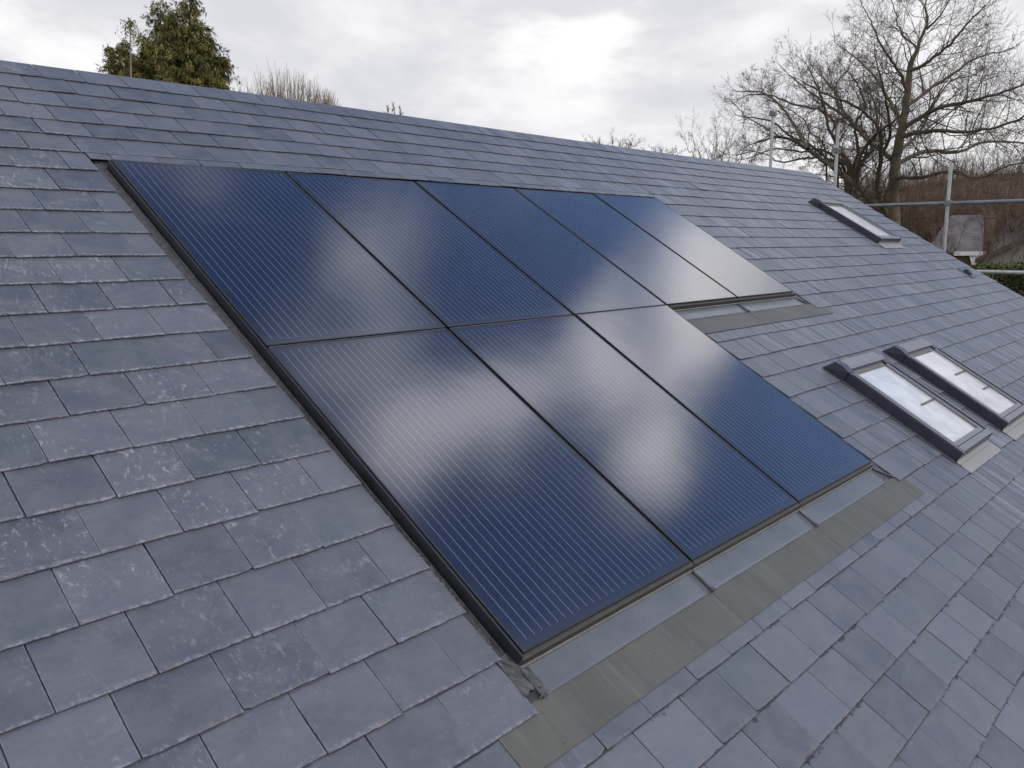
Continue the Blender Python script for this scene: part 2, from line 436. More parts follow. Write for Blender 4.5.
# crumbs of mortar and torn foil in the lower gutter
cr = MB()
for i in range(260):
    v = -2.72 - abs(random.gauss(0, .17)); u = -.040 + random.gauss(0, .007); s = random.uniform(.0015, .0055)
    if v < -3.22: continue
    z = WS-.010; q = [Vector((u, v, z)) + Vector((random.uniform(-s, s), random.uniform(-s, s), random.uniform(0, s*1.4))) for _ in range(4)]
    cr.add(q, [(0,1,2), (0,2,3), (0,3,1), (1,3,2)])
cr.build('debris', simple('gritty_debris', (.22, .22, .22), .8), house, RM)['kind'] = 'stuff'

def wavy_sheet(u0, u1, prof, nu, th, amp=.0012, seed=0, cutl=None):
    s = MB(); m = len(prof)
    for side in (0, -th):
        for i in range(nu+1):
            u = u0 + (u1-u0)*i/nu
            for j, (v, w) in enumerate(prof):
                q = mnoise.noise(Vector((u*4+seed, v*9, seed)))
                s.v.append((u, v + (mnoise.noise(Vector((u*11, 3.3+seed, 0)))*.0025 if j == m-1 else 0), w + q*amp + side))
    K = (nu+1)*m
    for i in range(nu):
        for j in range(m-1):
            a = i*m+j; s.f.append((a, a+1, a+m+1, a+m)); s.f.append((K+a, K+a+m, K+a+m+1, K+a+1))
        a = i*m+m-1; s.f.append((a, K+a, K+a+m, a+m)); a = i*m; s.f.append((a, a+m, K+a+m, K+a))
    for e in (0, nu):
        for j in range(m-1):
            a = e*m+j
            s.f.append((a, K+a, K+a+1, a+1) if e == 0 else (a, a+1, K+a+1, K+a))
    return s
def apron_set(u0, u1, vp, extl=0, extr=0, seed=0):
    """metal upstand and tray under a panel's lower edge at v = vp, with the lead skirt dressed over the slates"""
    # upstand rail (brown face) and light fold
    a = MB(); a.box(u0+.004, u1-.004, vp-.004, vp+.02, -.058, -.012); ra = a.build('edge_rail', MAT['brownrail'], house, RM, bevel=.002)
    pr = [(vp-.006, WS-.0035), (vp-.013, WS-.0055), (vp-.045, WS-.0065), (vp-.10, WS-.007), (vp-.114, WS-.0045), (vp-.118, WS-.003)]
    s = wavy_sheet(u0+.003, u1-.003, pr, 24, .0015, .0010, seed)
    tr = s.build('metal_flashing', MAT['tray'], house, RM, smooth=True)
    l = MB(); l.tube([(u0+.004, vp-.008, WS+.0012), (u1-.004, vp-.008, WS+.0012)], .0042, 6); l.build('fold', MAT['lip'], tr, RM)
    # welted joint at the left end
    jn = MB()
    pts = [(u0, vp-.004, WS+.001), (u0+.002, vp-.05, WS+.001), (u0-.001, vp-.10, WS+.003), (u0+.004, vp-.122, WS+.004)]
    jn.tube(pts, [.003, .0035, .004, .006], 6); jn.tube([(u0-.016, vp-.118, WS+.001), (u0+.002, vp-.112, WS+.007), (u0+.02, vp-.121, WS+.001)], [.002, .006, .002], 6)
    jn.build('welt', MAT['gutter'], tr, RM)
    pr = [(vp-.112, WS-.008), (vp-.119, WS-.0055), (vp-.16, WS-.0043), (vp-.20, WS-.0026), (vp-.24, WS-.0008), (vp-.284, WS+.0016)]
    s = wavy_sheet(u0-extl, u1+extr-.002, pr, 40, .0018, .0016, seed+5)
    sk = s.build('lead_skirt', MAT['lead'], house, RM, smooth=False)
    return tr
VP1 = -2*H - .008; VP2 = -H - .008
for i in range(3): apron_set(i*1.0 - (.02 if i == 0 else 0), i+1.0, VP1, .22 if i == 0 else 0, .21 if i == 2 else 0, i*3.1)
for i in (3, 4): apron_set(i*1.0 + (.03 if i == 3 else 0), i+1.0 + (.03 if i == 4 else 0), VP2, 0, .28 if i == 4 else 0, i*3.1+20)
# short return of metal under the slates at the right of both aprons
for (u, v) in ((3.0, VP1), (5.0, VP2)):
    q = MB(); q.box(u, u+.14, v-.115, v+.06, WS-.016, WS-.010); q.tube([(u+.02, v-.01, WS-.004), (u+.06, v-.055, WS-.004), (u+.115, v-.115, WS-.002)], .006, 6)
    q.build('corner_flashing', MAT['gutter'], house, RM)
# crumpled foil end at lower left corner
q = MB(); rr = random.Random(3); nn = 7
gr = [[Vector((-.075 + .015*i + rr.gauss(0, .002), -3.20 - .028*j + rr.gauss(0, .002), WS-.003+abs(rr.gauss(0, .004)))) for j in range(6)] for i in range(nn)]
q.add([p for r_ in gr for p in r_], [(i*6+j, i*6+j+1, (i+1)*6+j+1, (i+1)*6+j) for i in range(nn-1) for j in range(5)])
q.build('crumpled_flashing', MAT['gutter'], house, RM)

# ---- skylights (parts of the house; frame, glass ... as sub-parts)
def skylight(u0, v1, wd=.78, ln=1.03, refl_strips=(), label=None):
    v0 = v1 - ln; O = RM @ Matrix.Translation((u0, v0, WS))
    f = MB(); H1 = .070
    # curb box walls
    f.box(0, .055, 0, ln-.10, -.01, H1); f.box(wd-.055, wd, 0, ln-.10, -.01, H1)
    f.box(.056, wd-.056, 0, .03, -.01, H1-.012)
    f.box(.056, wd-.056, ln-.14, ln-.10, -.01, H1-.01)
    # hood at the head with stepped flared ends
    f.add([(-.018, ln-.15, -.005), (-.018, ln-.15, H1+.006), (-.018, ln-.09, H1+.018), (-.018, ln-.03, H1+.012), (-.030, ln+.02, -.004),
           (.07, ln-.15, -.005), (.07, ln-.15, H1+.006), (.07, ln-.09, H1+.018), (.07, ln-.02, H1+.012), (.07, ln+.02, -.004)],
          [(0,1,2,3,4), (9,8,7,6,5), (0,5,6,1), (1,6,7,2), (2,7,8,3), (3,8,9,4), (0,4,9,5)])
    fr = f.build('skylight', MAT['anthracite'], house, O, bevel=.004)
    if label: fr['label'] = label
    c = MB(); c.add([(.072, ln-.125, H1-.012), (wd-.002, ln-.125, H1-.012), (wd-.002, ln-.125, H1+.004), (.072, ln-.125, H1+.004), (.072, ln-.10, H1+.010), (wd-.002, ln-.10, H1+.010),
                     (.072, ln-.02, H1-.002), (wd-.002, ln-.02, H1-.002), (.072, ln+.018, 0), (wd-.002, ln+.018, 0)],
                    [(0,1,2,3), (3,2,5,4), (4,5,7,6), (6,7,9,8), (0,3,4,6,8), (9,7,5,2,1)])
    c.build('head_cover', MAT['cladtop'], fr, O, bevel=.003)
    s = MB()                                   # sash: cladding strips on the frame, painted pale for sky sheen
    s.box(.058, .085, .09, ln-.172, .03, H1+.001); s.box(wd-.085, wd-.058, .09, ln-.172, .03, H1+.001)
    s.box(.030, wd-.030, .006, .052, H1-.006, H1+.010); s.box(.058, wd-.058, .058, .094, .03, H1+.001)
    s.box(.004, .020, -.003, ln-.175, H1+.001, H1+.008); s.box(wd-.020, wd-.004, -.003, ln-.175, H1+.001, H1+.008)
    s.build('sash', MAT['cladtop'], fr, O, bevel=.003)
    r = MB(); r.box(.086, wd-.086, ln-.175, ln-.141, .02, H1-.010); r.build('seal', MAT['innerrev'], fr, O)
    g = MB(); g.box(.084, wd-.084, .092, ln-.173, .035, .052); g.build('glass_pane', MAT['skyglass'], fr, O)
    if refl_strips:
        for (y, xa, xb) in refl_strips: k = MB(); k.box(xa, xb, y, y+.017, .0525, .056); k.build('reflection_strip', MAT['innerrev'], fr, O)  # solid dark strips stand in for reflections crossing the glass
    for xa in (-.045, wd+.001):
        a = MB(); a.box(xa, xa+.044, 0, ln, -.006, .0015); a.build('side_gutter', MAT['gutter'], fr, O)
    e = wavy_sheet(-.02, wd-.0, [(-.001, .028), (-.004, .006), (-.03, .0045), (-.036, .008), (-.042, .0045), (-.112, .0035)], 40, .0015, .001, u0)
    e.build('apron', MAT['apron'], fr, O)
skylight(3.985, -2.47, refl_strips=((.43, .40, .695),), label='skylight nearest the solar panels, one dark strip across its glass')
skylight(5.205, -2.475, refl_strips=((.55, .40, .695), (.33, .52, .695)), label='skylight to the right of its twin, two dark strips on its glass')
skylight(9.18, .31, ln=1.08, label='single skylight high up by the roof verge')

# small vent cowl near the verge
v_ = MB(); cu, cv = 10.76, -1.55
prof = [(-.06, 0), (-.05, .03), (-.02, .05), (.02, .055), (.045, .035), (.05, 0)]
ring = []
for sx in (-.055, -.045, .045, .055):
    k = .8 if abs(sx) > .05 else 1
    ring.append([(cu+sx, cv+y*k, WS+z*k) for y, z in prof])
for a, b in zip(ring, ring[1:]): v_.add(a+b, [(i, i+6, i+7, i+1) for i in range(5)])
v_.add(ring[0], [(5,4,3,2,1,0)][::-1]); v_.add(ring[-1], [(0,1,2,3,4,5)])
v_.box(cu-.10, cu+.10, cv-.12, cv+.12, WS+.0005, WS+.004)
v_.build('roof_vent', MAT['anthracite'], house, RM, bevel=.006)

# ------------------------------------------------------------------ solar panels
def build_panel():
    PW, PH = .982, 1.6165
    e = bpy.data.objects.new('solar_panel', None); COL.objects.link(e)
    f = MB(); z0, z1 = -.040, .0
    t = .0055
    f.box(0, t, 0, PH, z0, z1); f.box(PW-t, PW, 0, PH, z0, z1); f.box(t, PW-t, 0, t, z0, z1); f.box(t, PW-t, PH-t, PH, z0, z1)
    f.build('frame', MAT['black'], e, bevel=.0012, seg=1)
    g = MB(); g.box(t-.0005, PW-t+.0005, t-.0005, PH-t+.0005, -.007, -.0015); g.build('glass', MAT['pv'], e)
    return e
def copy_tree(o, parent=None):
    c = o.copy(); COL.objects.link(c); c.parent = parent
    for ch in [x for x in bpy.data.objects if x.parent == o]: copy_tree(ch, c)
    return c
proto = build_panel()
labs = {(0,0): 'upper row solar panel at the left end, deep blue, below the conifer', (1,0): 'upper row solar panel second from the left, pale cloud reflected across it',
        (2,0): 'upper row solar panel in the middle, third from the left, reflecting blue sky', (3,0): 'fourth solar panel of the upper row, beside the whitest end panel',
        (4,0): 'upper row solar panel at the right end, reflecting white cloud, above a short grey flashing',
        (0,1): 'lower row solar panel at the left end, nearest the viewer', (1,1): 'middle solar panel of the lower row of three', (2,1): 'lower row solar panel at the right end, nearest the paired skylights'}
first = True
for (i, j), lab in labs.items():
    o = proto if first else copy_tree(proto); first = False
    o.matrix_basis = RM @ Matrix.Translation((i - .004, -(j+1)*H + (.008 if j == 0 else .0045), random.gauss(0, .0006))) @ Matrix.Rotation(random.gauss(0, .0012), 4, 'X') @ Matrix.Rotation(random.gauss(0, .0012), 4, 'Y')
    o['label'] = lab; o['category'] = 'solar panel'; o['group'] = 'solar panels set in the slate roof'
# cover strips between panels and along the left side belong to the mounting of the roof
ms = MB()
ms.box(-.017, -.0075, -2*H-.004, .004, -.058, -.006); ms.box(-.0078, .004, -2*H, .004, -.058, -.030)
ms.build('side_rail', MAT['black'], house, RM, bevel=.002)
ms = MB()
for i in range(5): 
    if i < 3: ms.box(i+.002, i+.974, -H-.0015, -H+.0042, -.03, -.005)
ms.build('joint_strip', MAT['gutter'], house, RM)

# ------------------------------------------------------------------ scaffold
sx = 12.2
scf = empty('scaffold', 'galvanised tube scaffold standing past the roof verge', 'scaffold', Matrix.Translation((sx, -.61, 0)))
def pole(y, top, mt, x=sx, r=.027):
    m = MB(); m.tube([(x, y, 0), (x, y, top)], r, 12)
    p = m.build('pole', mt, scf, smooth=False); return p
def coupler(y, z, x=sx):
    m = MB(); m.box(x-.05, x+.05, y-.045, y+.045, z-.04, z+.04); m.tube([(x-.06, y+.02, z+.045), (x+.055, y+.02, z+.045)], .012, 6)
    m.tube([(x-.02, y-.07, z), (x-.02, y+.07, z)], .014, 6)
    m.build('coupler', MAT['galvdull'], scf, bevel=.008)
for y, t in ((-.61, 8.92), (1.15, 9.66), (2.31, 10.05), (-3.2, 8.9)): pole(y, t, MAT['galv'])
m = MB(); m.tube([(sx+.06, -5.2, 8.31), (sx+.06, 3.2, 8.345)], .030, 12); m.build('rail', MAT['galvdull'], scf)
m = MB(); m.tube([(sx-.06, -5.2, 7.27), (sx-.06, .6, 7.30)], .030, 12); m.build('rail', MAT['galv'], scf)
coupler(-.61, 8.33); coupler(-3.2, 8.32); coupler(-.61, 7.28); coupler(-3.2, 7.28); coupler(2.31, 9.97); coupler(1.15, 9.25)
m = MB(); m.box(sx+.25, sx+.95, -5.2, 4.5, 5.6, 5.64); m.build('boards', simple('scaffold_boards', (.33, .24, .14), .85), scf)
for y in (-.61, 1.15, 2.31, -3.2):
    m = MB(); m.tube([(sx+1.1, y, 0), (sx+1.1, y, 5.9)], .03, 10); m.build('pole', MAT['galv'], scf)
    m = MB(); m.tube([(sx-.1, y+.06, 5.56), (sx+1.2, y+.06, 5.56)], .03, 10); m.build('transom', MAT['galv'], scf)

# ------------------------------------------------------------------ trees
rnd = random.Random(11)
def rv(s): return Vector((rnd.gauss(0, s), rnd.gauss(0, s), rnd.gauss(0, s)))
def grow(T, p, d, L, r, lev, kids, upb=.12, wob=.16, sides=3, tip=.35, spread=(30, 60)):
    n = 4 if lev else 3
    pts = [p.copy()]; rad = [r]; dd = d.normalized()
    for i in range(n):
        dd = (dd + rv(wob) + Vector((0, 0, upb))).normalized()
        p = p + dd*(L/n); pts.append(p.copy()); rad.append(r*(1-(1-tip)*(i+1)/n))
    T.tube(pts, rad, sides if lev < 2 else 4, cap=False)
    if lev <= 0: return
    for k in range(kids[lev]):
        t = rnd.uniform(.18, 1) if k else 1.
        i = min(n-1, int(t*n)); q = pts[i].lerp(pts[i+1], t*n-i if t < 1 else 1)
        ax = (pts[i+1]-pts[i]).normalized(); pr = ax.cross(rv(1)).normalized()
        an = R(rnd.uniform(*spread)) if k else R(12)
        nd = ax*math.cos(an) + pr*math.sin(an)
        grow(T, q, nd, L*rnd.uniform(.38, .68)*(1.15-.4*t), max(r*(1-(1-tip)*t)*.60, .0040), lev-1, kids, upb, wob, sides, tip, spread)
def limb(T, pts, r0, r1, kids, lev, klen, step, sides=6, upb=.10, wob=.17, start=.12, rtw=.45):
    # smooth the traced polyline
    n = len(pts); fine = []
    for i in range(n-1):
        p0, p1, p2, p3 = pts[max(i-1, 0)], pts[i], pts[i+1], pts[min(i+2, n-1)]
        for k in range(5):
            t = k/5; fine.append(.5*((2*p1) + (p2-p0)*t + (2*p0-5*p1+4*p2-p3)*t*t + (3*p1-p0-3*p2+p3)*t**3))
    fine.append(pts[-1]); m = len(fine)
    fine = [f + rv(.014) if 0 < i < m-1 else f for i, f in enumerate(fine)]
    rad = [r0 + (r1-r0)*(i/(m-1))**.8 for i in range(m)]
    T[0].tube(fine, rad, sides, cap=False)
    tot = sum((a-b).length for a, b in zip(fine, fine[1:])); s = 0; nxt = tot*start
    for i in range(m-1):
        seg = (fine[i+1]-fine[i]); l = seg.length
        while nxt < s + l:
            t = (nxt-s)/l; q = fine[i].lerp(fine[i+1], t); ax = seg.normalized(); pr = ax.cross(rv(1)).normalized()
            an = R(rnd.uniform(32, 65)); nd = ax*math.cos(an) + pr*math.sin(an) + Vector((0, 0, .12))
            fr = nxt/tot
            grow(T[1], q, nd, klen*rnd.uniform(.55, 1.2)*(1.1-.55*fr), max(.008, min(.026, rad[i]*rtw)), lev, kids, upb, wob)
            nxt += step*rnd.uniform(.55, 1.45)
        s += l
    grow(T[1], fine[-1], fine[-1]-fine[-3], klen*.8, r1*.9, lev, kids, upb, wob)

TD = 29.0; K = TD/F/1.0
def tp(X, Y, off=0): return P(700 + X/3.1605, Y/3.158, TD + off)
root_top = tp(612, 600)
ground = Vector((root_top.x, root_top.y, 0))
def tq(X, Y, off=0): return P(700 + X/3.1605, Y/3.158, TD + 3.5 + off)
bt = empty('bare_oak_tree', 'tall bare winter tree with wide twiggy crown beyond the roof verge', 'tree', Matrix.Translation(ground))
tr_, cr_ = MB(), MB()
trunk = [ground + Vector((.2, -.1, -.2)), ground + Vector((.05, 0, 3)), tp(606, 760), tp(610, 600), tp(618, 500), tp(640, 400), tp(655, 300), tp(664, 210), tp(690, 145), tp(718, 80), tp(716, 0), tp(712, -60)]
rads = [.48, .30, .25, .19, .155, .128, .104, .085, .055, .038, .022, .012]
limb([tr_, cr_], trunk, .01, .01, [0, 6, 5], 2, 1.7, .35, start=.78) if False else None
fine = []; fr_ = []
for i in range(len(trunk)-1):
    for k in range(4):
        fine.append(trunk[i].lerp(trunk[i+1], k/4) + (rv(.02) if k else Vector())); fr_.append(rads[i] + (rads[i+1]-rads[i])*k/4)
tr_.tube(fine, fr_, 10, cap=False)
for i in range(24, len(fine)-1):
    for _ in range(1 if i < 36 else 2):
        ax = (fine[i+1]-fine[i]).normalized(); pr = ax.cross(rv(1)).normalized()
        grow(cr_, fine[i], ax*.5 + pr*.85, rnd.uniform(1.1, 2.0), max(.011, min(.02, fr_[i]*.3)), 3, [0, 3, 4, 5], .08, .17)
LIMBS = [
 ([(640,390),(600,322),(560,250),(500,190),(450,150)], .075, .02, 3.0, 1.8, .20),
 ([(655,290),(630,228),(588,168),(558,110),(530,45)], .065, .02, -2.0, 1.7, .22),
 ([(664,225),(715,200),(790,140),(850,70),(905,15)], .07, .02, -1.5, 1.7, .22),
 ([(650,340),(712,292),(800,232),(880,180),(950,165)], .075, .02, 2.2, 1.8, .20),
 ([(648,400),(745,345),(865,318),(960,290),(1040,262)], .085, .025, -2.6, 1.9, .20),
 ([(640,430),(735,412),(850,415),(960,395),(1060,345)], .085, .025, -4.0, 1.9, .20),
 ([(622,520),(712,478),(810,482),(910,448),(1050,455)], .09, .03, 3.2, 1.8, .22),
 ([(612,505),(535,445),(470,380),(410,335),(340,285),(280,235)], .10, .02, 2.5, 1.8, .20),
 ([(606,640),(500,590),(420,528),(340,470),(260,432),(175,452)], .15, .03, 2.0, 1.9, .20),
 ([(340,470),(300,400),(250,330),(190,290),(130,290)], .07, .02, 3.5, 1.6, .20),
 ([(606,700),(508,600),(498,520),(540,440),(600,392),(640,360)], .10, .03, -3.0, 1.6, .24),
 ([(600,700),(560,600),(572,500),(560,400),(480,330),(400,300),(330,260)], .10, .02, -3.5, 1.7, .20),
 ([(500,590),(470,520),(430,455),(400,380),(385,310),(360,250),(345,215)], .09, .018, -2.0, 1.6, .20),
 ([(572,500),(600,420),(590,330),(575,260),(560,200)], .06, .018, -4.5, 1.5, .22),
 ([(420,528),(380,500),(330,500),(250,510),(190,480),(110,490)], .055, .018, 4.2, 1.3, .22),
 ([(625,480),(690,420),(740,330),(790,260),(860,240)], .06, .018, 4.5, 1.6, .20),
 ([(690,150),(640,110),(620,50),(600,-10)], .04, .015, 1.5, 1.3, .24),
 ([(718,90),(760,50),(790,0)], .04, .015, -1.2, 1.3, .26),
 ([(618,560),(700,560),(790,540),(880,560),(980,520)], .08, .025, -3.5, 1.6, .24),
 ([(480,380),(440,330),(430,270),(470,210),(480,170)], .045, .015, 1.0, 1.4, .24),
 ([(250,432),(200,400),(150,370),(110,330)], .045, .015, 2.5, 1.3, .24),
 ([(420,530),(440,470),(430,410),(440,350)], .05, .02, 0.5, 1.2, .3),
]
for pts, r0, r1, off, kl, st in LIMBS:
    n = len(pts)
    limb([tr_, cr_], [tp(x, y, off*(i/(n-1))**.9) for i, (x, y) in enumerate(pts)], r0*.95, r1*.8, [0, 4, 4, 5], 3, kl*(.78 if pts[-1][0] < 420 else .95), st*.95, rtw=.36, upb=.05)
tr_.build('trunk', MAT['bark'], bt, smooth=True); cr_.build('crown', MAT['twig'], bt)

# second big tree, left of and behind the first: several gnarled stems
g2 = tq(430, 600); g2 = Vector((g2.x, g2.y, 0))
bt2 = empty('bare_oak_tree', 'darker many-stemmed bare tree just left of the tallest one, behind two scaffold poles', 'tree', Matrix.Translation(g2))
a2_, b2_ = MB(), MB()
for pts, r0, r1, off, kl in [
  ([(470,560),(440,470),(430,400),(385,350),(300,330),(220,300),(150,300)], .09, .02, 1.5, 1.6),
  ([(480,560),(500,480),(490,400),(520,340),(500,270),(470,230)], .09, .02, -1.5, 1.5),
  ([(490,560),(540,480),(560,400),(550,320),(520,260)], .08, .02, 1.2, 1.5),
  ([(460,560),(400,500),(340,455),(280,425),(220,380),(140,370)], .09, .02, -1.0, 1.5),
  ([(470,560),(430,500),(380,470),(320,480),(240,470),(150,500)], .08, .02, .8, 1.3),
  ([(440,480),(420,420),(440,350),(420,280),(370,230)], .06, .015, 1.8, 1.4),
  ([(495,570),(520,500),(530,430),(470,380),(440,310),(400,260)], .07, .015, -2., 1.4),
  ([(400,500),(350,420),(320,370),(250,330)], .05, .015, 2.2, 1.3)]:
    n_ = len(pts); q_ = [tq(x, y, off*(i/(n_-1))) for i, (x, y) in enumerate(pts)]
    limb([a2_, b2_], [g2, g2.lerp(q_[0], .6) + rv(.05)] + q_, r0, r1, [0, 4, 4, 4], 3, kl*.62, .2, start=.62, rtw=.34, upb=.03)
a2_.build('trunk', MAT['bark'], bt2, smooth=True); b2_.build('crown', MAT['twig'], bt2)

def small_tree(name, label, px, pybase_top, dist, height_px, spread_px, stems, mt, kids, lev=2, group=None, cat='tree', upb=.1, fan=.55):
    """several stems rising from the ground to the pixel heights seen over the roof"""
    k = dist/F; top = P(px, pybase_top, dist); g = Vector((top.x, top.y, 0))
    e = empty(name, label, cat, Matrix.Translation(g), group)
    a, b = MB(), MB(); hz = top.z; hp = height_px*k; sp = spread_px*k
    right = Vector((rx.x, rx.y, 0)).normalized(); fwd = Vector((fw.x, fw.y, 0)).normalized()
    for s in range(stems):
        t = (s + .5)/stems*2 - 1 + rnd.gauss(0, .1)
        base = g + right*t*sp*.12 + fwd*rnd.gauss(0, .15)
        mid = g + right*t*sp*fan + fwd*rnd.gauss(0, sp*.25) + Vector((0, 0, max(.5, hz - hp*rnd.uniform(.9, 1.1))))
        tp_ = mid + right*t*sp*.5 + right*rnd.gauss(0, .1) + Vector((0, 0, hp*rnd.uniform(.55, .8)*(1-.35*abs(t))))
        limb([a, b], [base, base.lerp(mid, .5) + rv(.1), mid, mid.lerp(tp_, .5) + rv(.05), tp_], min(.05, .02*hp/2+.015), .007, kids, lev, hp*.36, hp*.085, start=.62, rtw=.4)
    a.build('trunk', mt, e); b.build('crown', mt, e)
    return e
G1 = 'bare trees beyond the roof'
small_tree('bare_tree', 'small pale bare tree left of the big bare tree, right of the lone roof-top sprig', 712, 108, 40, 52, 30, 6, MAT['twigr'], [0, 5, 6], group=G1)
small_tree('bare_tree', 'slim bare tree between the pale small tree and the first scaffold pole', 738, 105, 36, 62, 24, 4, MAT['twig'], [0, 5, 5], group=G1)
small_tree('bare_tree', 'low feathery treetop poking over the ridge right of its middle', 616, 128, 45, 22, 30, 6, MAT['twigr'], [0, 4, 5], group=G1)
small_tree('bare_tree', 'faint low treetop over the ridge next to the feathery one', 660, 143, 47, 15, 26, 5, MAT['twigr'], [0, 4, 4], group=G1)
small_tree('bare_tree', 'tiny brown treetop barely showing above the ridge near its centre', 396, 108, 42, 9, 12, 3, MAT['twigr'], [0, 4, 4], group=G1)
small_tree('bare_tree', 'thin bare tree at the right edge of the view behind the big tree', 1005, 110, 44, 70, 40, 5, MAT['twigr'], [0, 5, 5], group=G1)

# pale upright willow rods behind the ridge
wd = 27; wt = P(288, 98, wd); wg = Vector((wt.x, wt.y, 0))
we = empty('willow_bush', 'pale leafless bush of upright rods beside the conifer', 'bush', Matrix.Translation(wg))
a, b = MB(), MB(); rt = Vector((rx.x, rx.y, 0)).normalized(); fwv = Vector((fw.x, fw.y, 0)).normalized()
a.tube([wg, wg + Vector((0, 0, wt.z*.5)), wg + Vector((0, 0, wt.z-1.6))], [.35, .28, .3], 8)
for i in range(300):
    t = rnd.uniform(-1, 1); o1 = rt*t*1.62 + fwv*rnd.gauss(0, .6); hgt = (.55 + 1.05*(1-abs(t)**1.8))*rnd.uniform(.65, 1.05)
    p0 = wg + rt*t*.25 + Vector((0, 0, wt.z-1.7)); p1 = wg + o1*.8 + Vector((0, 0, wt.z-.75)); p2 = wg + o1*1.0 + Vector((0, 0, wt.z-.7+hgt)) + rv(.05)
    b.tube([p0, p1, p1.lerp(p2, .5) + rv(.025), p2], [.010, .008, .006, .003], 3, cap=False)
    for _ in range(2):
        t2 = rnd.uniform(.2, .7); q = p1.lerp(p2, t2); b.tube([q, q + Vector((rnd.gauss(0, .07), rnd.gauss(0, .07), rnd.uniform(.25, .5)))], [.006, .003], 3, cap=False)
a.build('trunk', MAT['bark'], we); b.build('crown', MAT['twigpale'], we)

# conifer behind the ridge
def leafmesh(): 
    m = MB(); m.tn = []; return m
def spray(L, p, d, ln, wdt, tone):
    """a drooping flat spray of a few narrow leaflets"""
    side = d.cross(Vector((rnd.gauss(0, .5), rnd.gauss(0, .5), 1))).normalized()
    q = p + d*ln; m = p.lerp(q, .45)
    L.add([p, m + side*wdt, q, m - side*wdt], [(0, 1, 2, 3)]); L.tn += [tone]*4
def leaf_build(L, name, mt, parent):
    o = L.build(name, mt, parent); a = o.data.attributes.new('tone', 'FLOAT', 'POINT'); a.data.foreach_set('value', L.tn); return o
cd_ = 21.0; ck = cd_/F
def cp(px, py, off=0): return P(px, py, cd_+off)
cb = cp(180, 90); cg = Vector((cb.x, cb.y, 0))
ce = empty('conifer_tree', 'dense green-brown conifer with drooping sprays behind the ridge', 'tree', Matrix.Translation(cg))
a = MB(); L = leafmesh()
LEAD = [ # px of leader top, py top, off, radius px at base, base py
 (191, -3, 0, 46, 110), (160, 2, .5, 36, 112), (174, 12, -.7, 38, 112), (122, 40, .4, 30, 110), (108, 46, -.4, 19, 108), (143, 36, -.8, 28, 110), (208, 34, .3, 36, 112), (226, 58, -.3, 27, 112), (196, 20, -.5, 38, 112)]
for li, (tx, ty, off, rpx, by) in enumerate(LEAD):
    top = cp(tx, ty, off); base = cp(tx*.55 + 165*.45, by+30, off*.5)
    a.tube([Vector((base.x, base.y, 0)), base, base.lerp(top, .5) + rv(.03), top], [.16, .09, .05, .008], 6)
    hgt = top.z - base.z; nb = int(75 + rpx*3.1)
    for i in range(nb):
        t = (i+.5)/nb; 
        t = t**.8
        z = t; p = top.lerp(base, z); rr_ = rpx*ck*(.10 + .95*min(1, z*1.35))*rnd.choice((.6, .75, .9, 1., 1.1, 1.25, 1.5))
        an = rnd.uniform(0, 2*math.pi); out = Vector((math.cos(an), math.sin(an), 0))
        tone0 = min(1, max(0, rnd.gauss(.42, .2)))
        pts = [p]; n = 5
        for k in range(1, n+1):
            s = k/n; pts.append(p + out*rr_*s + Vector((0, 0, rr_*(.38*s - .52*s*s))) + rv(.02))
        a.tube(pts, [.012, .010, .008, .006, .005, .003], 3, cap=False)
        for k in range(int(10 + rr_*34)):
            s = rnd.uniform(.18, 1.02); idx = min(n-1, int(s*n)); q = pts[idx].lerp(pts[idx+1], min(1, s*n-idx))
            q = q + rv(.035)
            d = (out*rnd.uniform(.0, .7) + rv(.32) + Vector((0, 0, -rnd.uniform(.2, 1.0)))).normalized()
            ln = rnd.uniform(.05, .15)
            for c in range(6):
                spray(L, q, (d + rv(.25)).normalized(), ln*rnd.uniform(.6, 1.25), ln*.06, min(1, max(0, tone0 + rnd.gauss(0, .16))))
    for k in range(26):                        # leader tip
        q = top + Vector((0, 0, rnd.uniform(-.45, .05))); spray(L, q, (rv(.6) + Vector((0, 0, -.2))).normalized(), rnd.uniform(.06, .16), .015, rnd.random()*.5+.2)
a.build('trunk', MAT['bark'], ce); leaf_build(L, 'crown', MAT['needle'], ce)
# slim bare stem with a tuft standing in front of it
sp_ = P(131, 78, 19.5); se = empty('thin_sapling', 'slim pale stem with a tuft on top in front of the conifer', 'sapling', Matrix.Translation((sp_.x, sp_.y, 0)))
a = MB(); tt = P(130, 26, 19.5); a.tube([Vector((sp_.x, sp_.y, 0)), sp_, tt], [.035, .019, .010], 6); a.build('stem', MAT['twigpale'], se)
L = leafmesh()
for k in range(260):
    h = abs(rnd.gauss(0, .2)); q = tt + Vector((rnd.gauss(0, .05+h*.22), rnd.gauss(0, .05+h*.2), .12-h)); spray(L, q, (rv(.6) + Vector((0, 0, -.3))).normalized(), rnd.uniform(.05, .12), .012, rnd.random()*.7)
leaf_build(L, 'tuft', MAT['needle'], se)

